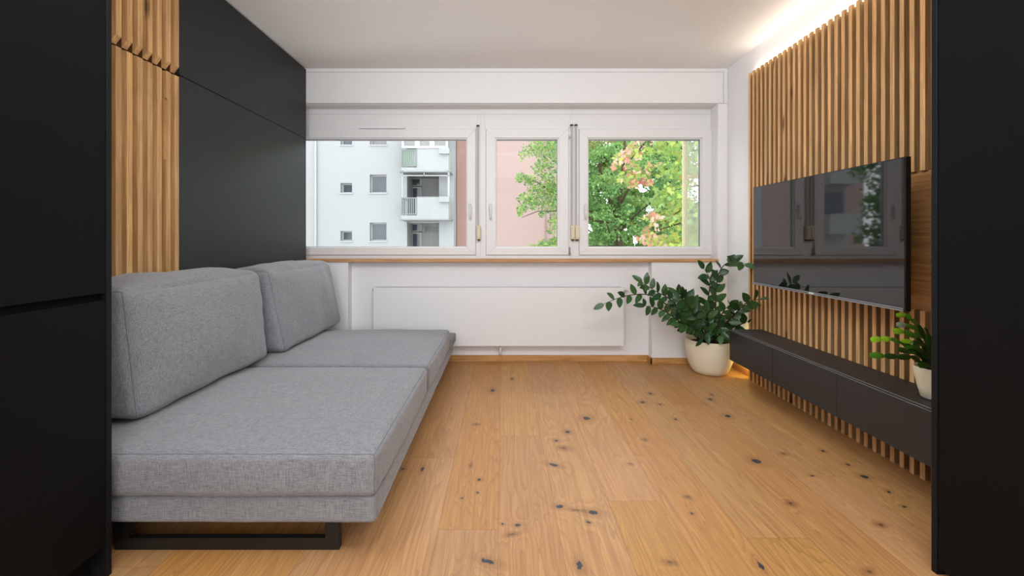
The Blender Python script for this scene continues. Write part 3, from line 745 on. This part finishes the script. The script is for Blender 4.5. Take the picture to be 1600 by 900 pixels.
CD = 1.842; CC = (PX(1463, CD), CD, KZ1)
t = thing('potted_cactus', CC, 'small leafy holiday cactus in a cream pot on the charcoal console', 'plant')
m = MB(); m.lathe([(0,.001),(.043,.001),(.050,.006),(.060,.045),(.069,.09),(.0735,.130),(.0715,.134),(.068,.131),(.067,.11)], CC, 40); m.done('pot', M['pot'], t)
m = MB(); m.lathe([(.0672,.115),(.04,.12),(.001,.122)], CC, 24); m.done('soil', M['soil'], t)
LC = Leaves()
def seg_leaf(a, b2, w_, nrm, col):
    d = b2-a; L = d.length; d.normalize(); s_ = d.cross(nrm).normalized(); nn = s_.cross(d)
    prof = [(0,.16),(.10,.55),(.22,.80),(.27,.70),(.42,.98),(.48,.86),(.62,1.0),(.68,.86),(.82,.88),(.87,.72),(.96,.60),(1.0,.30)]
    i0 = len(LC.v)
    for u_, h in prof:
        c = a+d*(L*u_)+nn*(.004*math.sin(math.pi*u_)); hw = w_*.5*h
        LC.v += [c-s_*hw-nn*.002, c+nn*.0015, c+s_*hw-nn*.002]
    for k in range(len(prof)-1):
        q = i0+3*k; LC.f += [(q,q+1,q+4,q+3),(q+1,q+2,q+5,q+4)]; LC.c += [col, col]
CG = {'d': lin(44,78,26), 'm': lin(72,120,30), 'l': lin(138,182,40), 'p': lin(150,170,140)}
CH_ = [([(1456,577,0),(1438,556,-.02),(1424,546,-.04),(1409,536,-.06),(1393,530,-.08),(1377,529.5,-.09),(1361,531,-.10)], 'ddmmll'),
 ([(1458,577,0),(1440,566,-.03),(1425,558,-.06),(1404,557.5,-.08),(1383,556,-.10),(1360,555,-.12)], 'ddddm'),
 ([(1456,575,0),(1452,548,0),(1447,528,0),(1435,508,-.02),(1424,500,-.03),(1417,492,-.03),(1401,492.5,-.04)], 'dddmml'),
 ([(1458,575,0),(1450,545,.01),(1444,525,.02),(1437,516,.02),(1417,508,.02),(1401,507,.02)], 'dddmp'),
 ([(1458,575,0),(1446,540,-.03),(1428,534,-.05),(1409,533,-.07)], 'ddl'),
 ([(1456,575,0),(1448,550,-.02),(1434,528,-.04),(1413,518,-.05),(1396,517,-.06)], 'ddml'),
 ([(1460,575,0),(1452,560,-.04),(1436,550,-.05),(1418,549,-.06),(1404,546,-.07)], 'dddd'),
 ([(1460,575,0),(1456,545,-.02),(1450,522,-.03),(1445,512,-.03)], 'ddd'),
 ([(1462,575,0),(1466,545,.0),(1462,515,.0),(1458,505,0)], 'ddm'),
 ([(1465,575,0),(1476,548,-.0),(1488,530,-.0),(1500,528,-.02)], 'dml'),
 ([(1466,575,0),(1480,560,-.02),(1496,552,-.03)], 'dd'),
 ([(1460,575,0),(1462,550,.03),(1448,530,.05),(1430,520,.06)], 'ddm'),
 ([(1458,577,-.02),(1446,568,-.05),(1436,572,-.06)], 'dd'),
 ([(1459,575,0),(1450,556,.03),(1438,545,.04),(1426,538,.05)], 'ddd'),
 ([(1458,577,0),(1444,552,-.05),(1430,542,-.06),(1414,541,-.06)], 'ddm'),
]
sm = MB()
for pl, cs in CH_:
    pts = [at(px, py, CD+dd) for px, py, dd in pl]
    pts[0].z = max(pts[0].z, KZ1+.118)
    for v_ in pts: v_.x = min(v_.x, SXF-.02)
    for a, b2, c in zip(pts, pts[1:], cs):
        seg_leaf(a, a+(b2-a)*1.04, U(.021,.027), Vector((U(-.35,.35), -1, U(.1,.7))).normalized(), jit(CG[c], .12))
    sm.tube(pts, .0022, 5)
sm.done('stems', plain('cactus stem', lin(52,84,30), .5, .4), t)
LC.done('foliage', M['cactus_leaf'], t)

# ------------------------------------------------------------------ outside: apartment block, pink block, trees
GZ = -7.5
struct(MB().box(-90, 90, 4.4, 140, GZ-.3, GZ).done('ground', M['bounce_ground']), 'pale ground far below outside, toned to bounce light indoors', 'ground')
def holes_wall(mb, x0, x1, z0, z1, holes, y, dep):
    xs = sorted({x0, x1, *[h[0] for h in holes], *[h[1] for h in holes]}); zs_ = sorted({z0, z1, *[h[2] for h in holes], *[h[3] for h in holes]})
    for xa, xb in zip(xs, xs[1:]):
        for za, zb in zip(zs_, zs_[1:]):
            cx, cz = (xa+xb)/2, (za+zb)/2
            if any(h[0] < cx < h[1] and h[2] < cz < h[3] for h in holes): continue
            mb.face([(xa,y,za),(xb,y,za),(xb,y,zb),(xa,y,zb)])
    for (a, b2, c, d) in holes:
        mb.face([(a,y,c),(a,y+dep,c),(a,y+dep,d),(a,y,d)]); mb.face([(b2,y,d),(b2,y+dep,d),(b2,y+dep,c),(b2,y,c)])
        mb.face([(a,y,d),(a,y+dep,d),(b2,y+dep,d),(b2,y,d)]); mb.face([(b2,y,c),(b2,y+dep,c),(a,y+dep,c),(a,y,c)])
BD = 25.0
X = lambda p: PX(p, BD); Z = lambda p: PZ(p, BD)
FL = 75*BD/F     # storey height
bl = thing('apartment_building', (X(600), BD, GZ), 'white apartment block with small windows and stacked corner balconies outside', 'building')
hs = []; wins = []
for k in range(-2, 3):
    o = FL*k
    for (a, b2, c, d, cur) in ((532, 550, 303, 286, 0), (577.8, 604, 303, 272.8, 1)):
        if k == -2 and c == 303: pass
        h = (X(a), X(b2), Z(c)+o, Z(d)+o); hs.append(h); wins.append((h, k))
loggia = []
for k in range(-2, 3):
    o = FL*k; h = (X(636), X(686), Z(343)+o, Z(271)+o); hs.append(h); loggia.append((h, k))
fm = MB(); fm.keep = True
holes_wall(fm, X(477), X(709), GZ, 9., hs, BD, .32)
fm.face([(X(709), BD, GZ), (X(709), BD+8, GZ), (X(709), BD+8, 9.), (X(709), BD, 9.)]); fm.face([(X(477), BD, GZ), (X(477), BD, 9.), (X(477), BD+8, 9.), (X(477), BD+8, GZ)])
fm.face([(X(477), BD, 9.), (X(709), BD, 9.), (X(709), BD+8, 9.), (X(477), BD+8, 9.)])
fm.done('facade', M['render_white'], bl)
for (h, k) in wins:
    a, b2, c, d = h
    fr = MB(); ring(fr, a, b2, c+.05, d, .08, .08, .08, .08, BD+.26, BD+.34); fo = fr.done('window', M['ext_white'], bl)
    dk = b2-a < .8
    sub(MB().box(a+.05, b2-.05, BD+.30, BD+.31, c+.1, d-.05).done('pane', M['ext_glass'] if not (k == 1 and not dk) else M['ext_curtain'], None), fo)
    sub(MB().box(a-.05, b2+.05, BD-.06, BD+.26, c, c+.06).done('window_ledge', M['ext_white'], None), fo)
    for q in (fo,): q.matrix_parent_inverse = Matrix.Translation(-Vector(bl.location))
for (h, k) in loggia:
    a, b2, c, d = h; o = FL*k
    m = MB(); m.box(a-.1, b2+.1, BD+1.5, BD+1.6, c-.2, d+.1); m.box(a-.12, a, BD+.3, BD+1.6, c-.2, d+.1); m.box(b2, b2+.12, BD+.3, BD+1.6, c-.2, d+.1); m.box(a-.1, b2+.1, BD+.3, BD+1.6, c-.2, c-.05); m.box(a-.1, b2+.1, BD+.3, BD+1.6, d, d+.12)
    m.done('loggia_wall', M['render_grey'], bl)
    Y2 = BD+1.5; zf = c-.05
    m = MB(); x0 = PX(641.5, Y2); x1 = PX(659.5, Y2); ring(m, x0, x1, zf, zf+2.15, .14, .14, .14, .14, Y2-.06, Y2); ring(m, x0, x1, zf+2.1, d-.05, .12, .12, .1, .08, Y2-.06, Y2); fo = m.done('balcony_door', M['ext_white'], bl)
    sub(MB().box(x0+.1, x1-.1, Y2-.03, Y2-.02, zf+.1, d-.1).done('pane', M['ext_glass'], None), fo); fo.matrix_parent_inverse = Matrix.Translation(-Vector(bl.location))
    if k == -1:
        m = MB(); xr0, xr1 = PX(663, Y2-.4), PX(685, Y2-.4)
        for zz in (PZ(357, Y2-.4), PZ(361, Y2-.4)): m.tube([(xr0, Y2-.4, zz), (xr1, Y2-.4, zz)], .02, 6)
        for xx in (xr0, xr1): m.box(xx-.05, xx+.05, Y2-.45, Y2-.3, PZ(363, Y2-.4), PZ(355, Y2-.4))
        m.done('drying_rack', M['bal_rail'], bl)
    if k in (0, 1):
        yb_ = BD-1.1; bxx = lambda p: PX(p, yb_); bz = lambda p: PZ(p, yb_)+o*(1.0 if k == 0 else .957)
        m = MB()
        zt2, zbt = bz(308.5), bz(343)
        m.box(bxx(627), bxx(701)-.12, yb_+.12, BD, zbt, zbt+.16)
        m.box(bxx(651), bxx(701), yb_, yb_+.12, zbt, zt2); m.box(bxx(701)-.12, bxx(701), yb_+.12, BD, zbt, zt2); m.box(bxx(627), bxx(651), yb_, yb_+.12, zbt, bz(336.5))
        m.box(bxx(687), bxx(702.5), yb_-.2, yb_+.12, bz(316), zt2+.03)
        fo = m.done('balcony', M['render_white'], bl); fo.matrix_parent_inverse = Matrix.Translation(-Vector(bl.location))
        m = MB(); ring(m, bxx(627), bxx(651.5), bz(335.5), zt2, .06, .06, .06, .06, yb_-.02, yb_+.04); m.box(bxx(627), bxx(627)+.05, yb_, BD, zt2-.05, zt2); m.box(bxx(651), bxx(687), yb_, yb_+.10, zt2, zt2+.05)
        for q in range(7):
            xx = bxx(629.5+q*3.1); m.box(xx, xx+.055, yb_-.01, yb_+.02, bz(335.5), zt2)
        for q in range(8):
            yy = yb_+.12*q; m.box(bxx(627), bxx(627)+.03, yy, yy+.03, bz(335.5), zt2)
        sub(m.done('railing', M['bal_rail'], None), fo)
        if k == 1: sub(MB().box(bxx(628.5), bxx(651), yb_+.03, yb_+.05, bz(335), zt2-.04).done('railing_sheet', M['bal_green'], None), fo)
        if k == 0:
            m = MB(); zt3, zt4 = bz(275), bz(266.5)
            m.box(bxx(627), bxx(702), yb_, yb_+.05, zt3, zt3+.05); m.box(bxx(662), bxx(663), yb_, yb_+.05, zt3, zt4)
            for xx in (628, 699.5, 701): m.box(bxx(xx), bxx(xx)+.05, yb_, yb_+.05, zt2, zt4)
            sub(m.done('awning_frame', M['ext_white'], None), fo)
        else:
            m = MB()
            for (xa, xb2) in ((627.5, 652), (652, 675), (675, 700)): ring(m, bxx(xa), bxx(xb2), zt2+.06, zt2+1.6, .14, .14, .14, .14, yb_, yb_+.1)
            f2 = m.done('glazing_frame', M['ext_white'], None); sub(f2, fo)
            sub(MB().box(bxx(629), bxx(699), yb_+.04, yb_+.06, zt2+.1, zt2+1.55).done('glazing_pane', M['ext_curtain'], None), fo)
        sub(MB().box(bxx(624.5), bxx(704.5), yb_-.05, BD, zbt-.05, zbt).done('drip_edge', M['bal_rail'], None), fo)
MB().tube([(X(494), BD-.08, GZ), (X(494), BD-.08, 9)], .06, 8).done('downpipe', M['ext_white'], bl)
PK = 26.0
pb = thing('apartment_building', (PX(860, PK), PK, GZ), 'pink rendered building standing behind the tree, right of the white block', 'building')
m = MB(); m.box(PX(745, PK), PX(852, PK), PK, PK+8, GZ, 9).box(PX(852, PK)-.02, PX(905, PK), PK+.08, PK+8, GZ, 9); m.done('facade', M['render_pink'], pb)
m = MB(); m.box(X(709)+.03, PX(747, PK), PK+.3, PK+8, GZ, 9); m.done('side_wing', M['render_pink2'], pb)
m = MB(); m.tube([(PX(852, PK), PK-.02, GZ), (PX(852, PK), PK-.02, PZ(338, PK))], .03, 6); m.done('cable_duct', M['render_pink2'], pb)
# the block further left, seen only in the television's reflection
lb = thing('apartment_building', (-15, 25, GZ), 'pink and white block further left, mirrored in the television screen', 'building')
m = MB(); m.box(-14.3, -11.42, 25.4, 33, GZ, 9).box(-17.6, -16.3, 25.4, 33, GZ, 9); m.done('pink_wall', M['render_pink'], lb)
m = MB(); m.box(-16.3, -14.3, 25, 33, GZ, 9); m.done('white_wall', M['render_white'], lb)
for k in range(0, 3):
    zb3 = Z(343)+FL*(k-.3); m = MB(); m.box(-16.2, -14.4, 23.8, 25, zb3, zb3+1.1); bo = m.done('balcony', M['render_white'], lb)
    MB().box(-16.0, -14.6, 24.9, 24.98, zb3+1.2, zb3+2.4).done('balcony_door', M['ext_glass'], lb)

MAPLE = [(0,0),(.12,.10),(.42,-.04),(.36,.16),(.62,.34),(.40,.40),(.44,.62),(.22,.56),(0,1.02),(-.22,.56),(-.44,.62),(-.40,.40),(-.62,.34),(-.36,.16),(-.42,-.04),(-.12,.10)]
def rdir(): 
    v = Vector((random.gauss(0,1), random.gauss(0,1), random.gauss(0,1))); return v.normalized()
def cluster(lv, px, py, rx, ry, d, dd, n, size, cols, maple=False, face=.5):
    c = at(px, py, d)
    for _ in range(n):
        r = rdir()*(R()**.45)
        p = c + Vector((r.x*rx*d/F, r.y*dd, r.z*ry*d/F))
        nrm = (rdir() + Vector((0, -face, .5))).normalized(); e = (rdir() + Vector((0,0,-.6))).normalized()
        a = e - nrm*e.dot(nrm)
        if a.length < .05: continue
        a.normalize(); b2 = nrm.cross(a); s_ = size*U(.65,1.25); col = jit(random.choice(cols), .25)
        if maple: lv.poly([p + b2*(x*s_) + a*(y*s_) for x, y in MAPLE], col)
        else: lv.poly([p - a*s_*.5, p + b2*s_*.32 - a*s_*.05, p + a*s_*.55, p - b2*s_*.32 - a*s_*.05], col)
gA, gB, gC, gY, gO = lin(108,148,82), lin(132,164,100), lin(84,122,70), lin(162,164,88), lin(168,138,98)
pR, pP, yG = lin(188,132,112), lin(200,172,150), lin(148,170,86)
# green maple in front of the pink building
T1 = 14.0
t = thing('maple_tree', at(972, 700, T1), 'green maple with dark forked trunk outside the middle and right windows', 'tree')
t.location.z = GZ
m = MB()
def br(pts, r0, r1, d, n=8): 
    P = [at(a, b2, d+(c if len(q) > 2 else 0)) for q in pts for a, b2, c in [(*q, 0)[:3]]]
    m.tube(P, [.7*(r0+(r1-r0)*i/(len(P)-1)) for i in range(len(P))], n)
br([(985,740),(980,560),(974,440),(970,390),(963,350),(966,330),(968,310),(972,285),(975,240),(978,190)], .20, .04, T1)
br([(964,345),(955,318),(946,298),(942,280),(935,250)], .09, .03, T1)
br([(966,325),(980,300),(995,275),(1010,250)], .07, .02, T1)
br([(946,300),(925,285),(905,275),(880,262),(850,240)], .05, .012, T1)
br([(966,350),(930,345),(900,330),(870,305),(840,285),(815,276)], .06, .012, T1)
br([(955,330),(910,330),(870,330),(840,330),(815,340)], .05, .012, T1)
br([(968,385),(920,385),(880,378),(845,385)], .05, .012, T1)
br([(972,400),(955,370),(948,350)], .05, .02, T1)
br([(970,360),(1000,330),(1040,300)], .06, .015, T1)
m.done('trunk', M['bark'], t)
lv = Leaves()
for (px, py, rx, ry, n) in ((836,232,22,13,300),(858,240,22,22,420),(818,243,10,6,60),(865,222,16,10,220),(852,262,20,14,260),(838,262,10,7,60),(812,278,10,7,110),(828,281,14,8,180),(858,286,18,16,420),
        (842,300,22,14,380),(820,310,14,9,200),(816,325,10,8,120),(836,318,18,10,260),(862,318,18,20,420),(812,333,6,5,50),(846,334,6,6,50),(866,345,9,12,140),(862,360,8,7,70),(858,382,22,10,330),(838,386,12,5,120),(868,378,10,10,140)):
    cluster(lv, px, py, rx, ry, T1, .9, int(n*1.0), .088, [gA, gB, gA, gC, gY, yG])
for q_ in ((998,325,18,12),(1022,340,20,12),(1008,362,20,10),(1045,388,22,8),(985,392,20,8),(1035,318,18,10)): cluster(lv, *q_, T1+.9, .7, 330, .10, [gA, gA, gB, gC])
for q_ in ((925,222,22,9),(950,216,18,8),(910,232,12,8)): cluster(lv, *q_, T1+.6, .6, 200, .10, [gY, gO, yG, gB])
for _ in range(105):
    px, py = U(885,1105), U(200,405)
    cluster(lv, px, py, U(16,28), U(7,14), T1+U(-.8,1.6), .8, 220, .10, random.choice(([gA, gA, gB], [gB, gB, yG], [gA, gC], [gA, gB, gC])))
lv.done('foliage', M['tree_leaf'], t, False)
# nearer maple turning red and yellow
T2 = 7.6
t = thing('maple_tree', at(1330, 700, T2), 'nearer maple with large red, yellow and lime leaves in the right window', 'tree'); t.location.z = GZ
m = MB()
br([(1360,1020),(1350,700),(1335,480),(1310,330),(1290,200),(1280,50)], .16, .07, T2+.6)
br([(1310,330),(1200,300),(1120,240),(1060,232),(1020,222),(1000,228)], .06, .008, T2)
br([(1300,250),(1150,170),(1060,190),(1015,215),(985,250),(975,275)], .05, .007, T2)
br([(1330,450),(1200,380),(1110,330),(1060,350),(1020,362)], .05, .007, T2)
br([(1320,400),(1180,340),(1090,290),(1040,300)], .05, .007, T2)
br([(1110,330),(1075,320),(1040,345),(1012,350)], .02, .005, T2)
m.done('trunk', M['bark'], t)
lv = Leaves()
for (px, py, rx, ry, n, cs) in ((985,240,18,18,46,[pR,pP,pP,yG,gY]),(972,250,14,12,24,[pR,pP,gY,pP]),(990,272,20,16,54,[pR,pP,gO,yG,yG]),(1000,285,14,8,20,[pR,gO]),(1006,222,22,10,40,[yG,pP,gB]),(1015,265,10,10,10,[yG,gO]),
        (1040,228,26,16,70,[yG,gB,yG]),(1072,240,20,22,60,[yG,gY,gB]),(1050,262,26,14,40,[yG,gB]),(1080,275,16,20,36,[yG,gY,gO]),(1045,300,26,14,60,[yG,yG,gB]),(1035,318,20,12,36,[yG,gB]),
        (1070,325,24,20,70,[yG,gY]),(1050,345,26,14,60,[yG,gY,gB]),(1016,340,12,12,26,[pP,pR,gY]),(1012,368,12,14,36,[pP,gO,pR,yG,gY]),(1030,378,16,12,36,[gY,pP,yG]),(1060,375,26,14,70,[gY,yG,yG]),(1090,360,16,26,60,[yG,gY]),(1092,225,14,20,40,[yG,gB]),(1110,300,14,60,60,[yG,gY,gB])):
    cluster(lv, px, py, rx, ry, T2, .5, int(n*1.5), .088, cs, True, 1.0)
lv.done('foliage', M['tree_leaf'], t, False)
# background trees
for (px, d, wpx, lab, cs, n) in ((985, 31, 80, 'hazy pale green tree in the background straight behind the trunk fork', [gB,yG,gB], 16000), (930, 21, 60, 'mid green tree in the background behind the forked maple, towards the left', [gA,gB,gB,gC], 8000), (1040, 27, 75, 'pale green tree in the background behind the nearer maple', [gB,yG,gB,gA], 16000), (1150, 18, 50, 'dense green tree in the background at the right window edge', [gA,gC,gA], 7000)):
    t = thing('background_tree', (PX(px, d), d, GZ), lab, 'tree', 'trees in the background')
    m = MB(); m.tube([(PX(px, d), d, GZ), (PX(px, d)+.2, d, -2), (PX(px, d), d, 2), (PX(px, d)+.3, d, 5)], [.25,.2,.13,.05], 8); m.done('trunk', M['bark'], t)
    lv = Leaves()
    for _ in range(40):
        a = U(0, 6.28); q = R()**.5
        cluster(lv, px+math.cos(a)*wpx*q, 300+math.sin(a)*135*q, U(14,26), U(10,18), d+U(-.8,.8), .8, n//40, .25 if d < 30 else .36, cs)
    lv.done('foliage', M['tree_leaf'], t, False)
t = thing('background_tree', (-12.4, 18, GZ), 'dark green tree beside the far left block, mirrored in the television', 'tree', 'trees in the background')
m = MB(); m.tube([(-12.4,18,GZ),(-12.4,18,0),(-12.3,18,4)], [.25,.15,.05], 8); m.done('trunk', M['bark'], t)
lv = Leaves()
for _ in range(60):
    d_ = 18+U(-.5,.5); cluster(lv, VX+(-12.9+U(-1.3,1.3))*F/d_, 300+U(-110,110), 26, 20, d_, .8, 110, .2, [gC,gA,gC])
lv.done('foliage', M['tree_leaf'], t, False)

# ------------------------------------------------------------------ light
wd = bpy.data.worlds.new('overcast sky'); SC.world = wd; wd.use_nodes = True
nt = wd.node_tree; bg = nt.nodes['Background']; bg.inputs[0].default_value = (.92,.96,1.0,1); bg.inputs[1].default_value = 3.5
def aim(o, target):
    o.rotation_euler = (Vector(target) - o.location).to_track_quat('-Z', 'Y').to_euler(); return o
aim(area('fill_light', (-1.0, 1.1, 2.52), (0, 0, 0), 1.2, .8, 30, (.96,.98,1)), (1.95, 2.7, 1.0))  # added fill lamp out of view, brightens the slat wall
aim(area('fill_light', (.4, .5, 2.52), (0, 0, 0), 1.8, .7, 42, (.93,.968,1)), (0, 3.9, 1.5))  # added fill lamp above the view, brightens the window wall
aim(area('fill_light', (0, -2.1, 1.6), (0, 0, 0), 3.4, 1.6, 84, (.95,.975,1)), (0, 3.0, 3.4))  # added large fill lamp near the rear wall, lifts walls and ceiling
area('light_strip_lamp', (1.960, (YA+YE)/2, 2.412), (math.pi, math.radians(8), 0), .018, YE-YA-.05, 2.1, (1,.87,.72))
area('light_strip_lamp', (1.945, 3.445, .22), (math.radians(90), 0, 0), .03, .36, .7, (1,.76,.26))
area('light_strip_lamp', (-1.90, 3.0, ZC-.045), (0, math.radians(-120), 0), .03, 1.6, 12, (1,.90,.80))
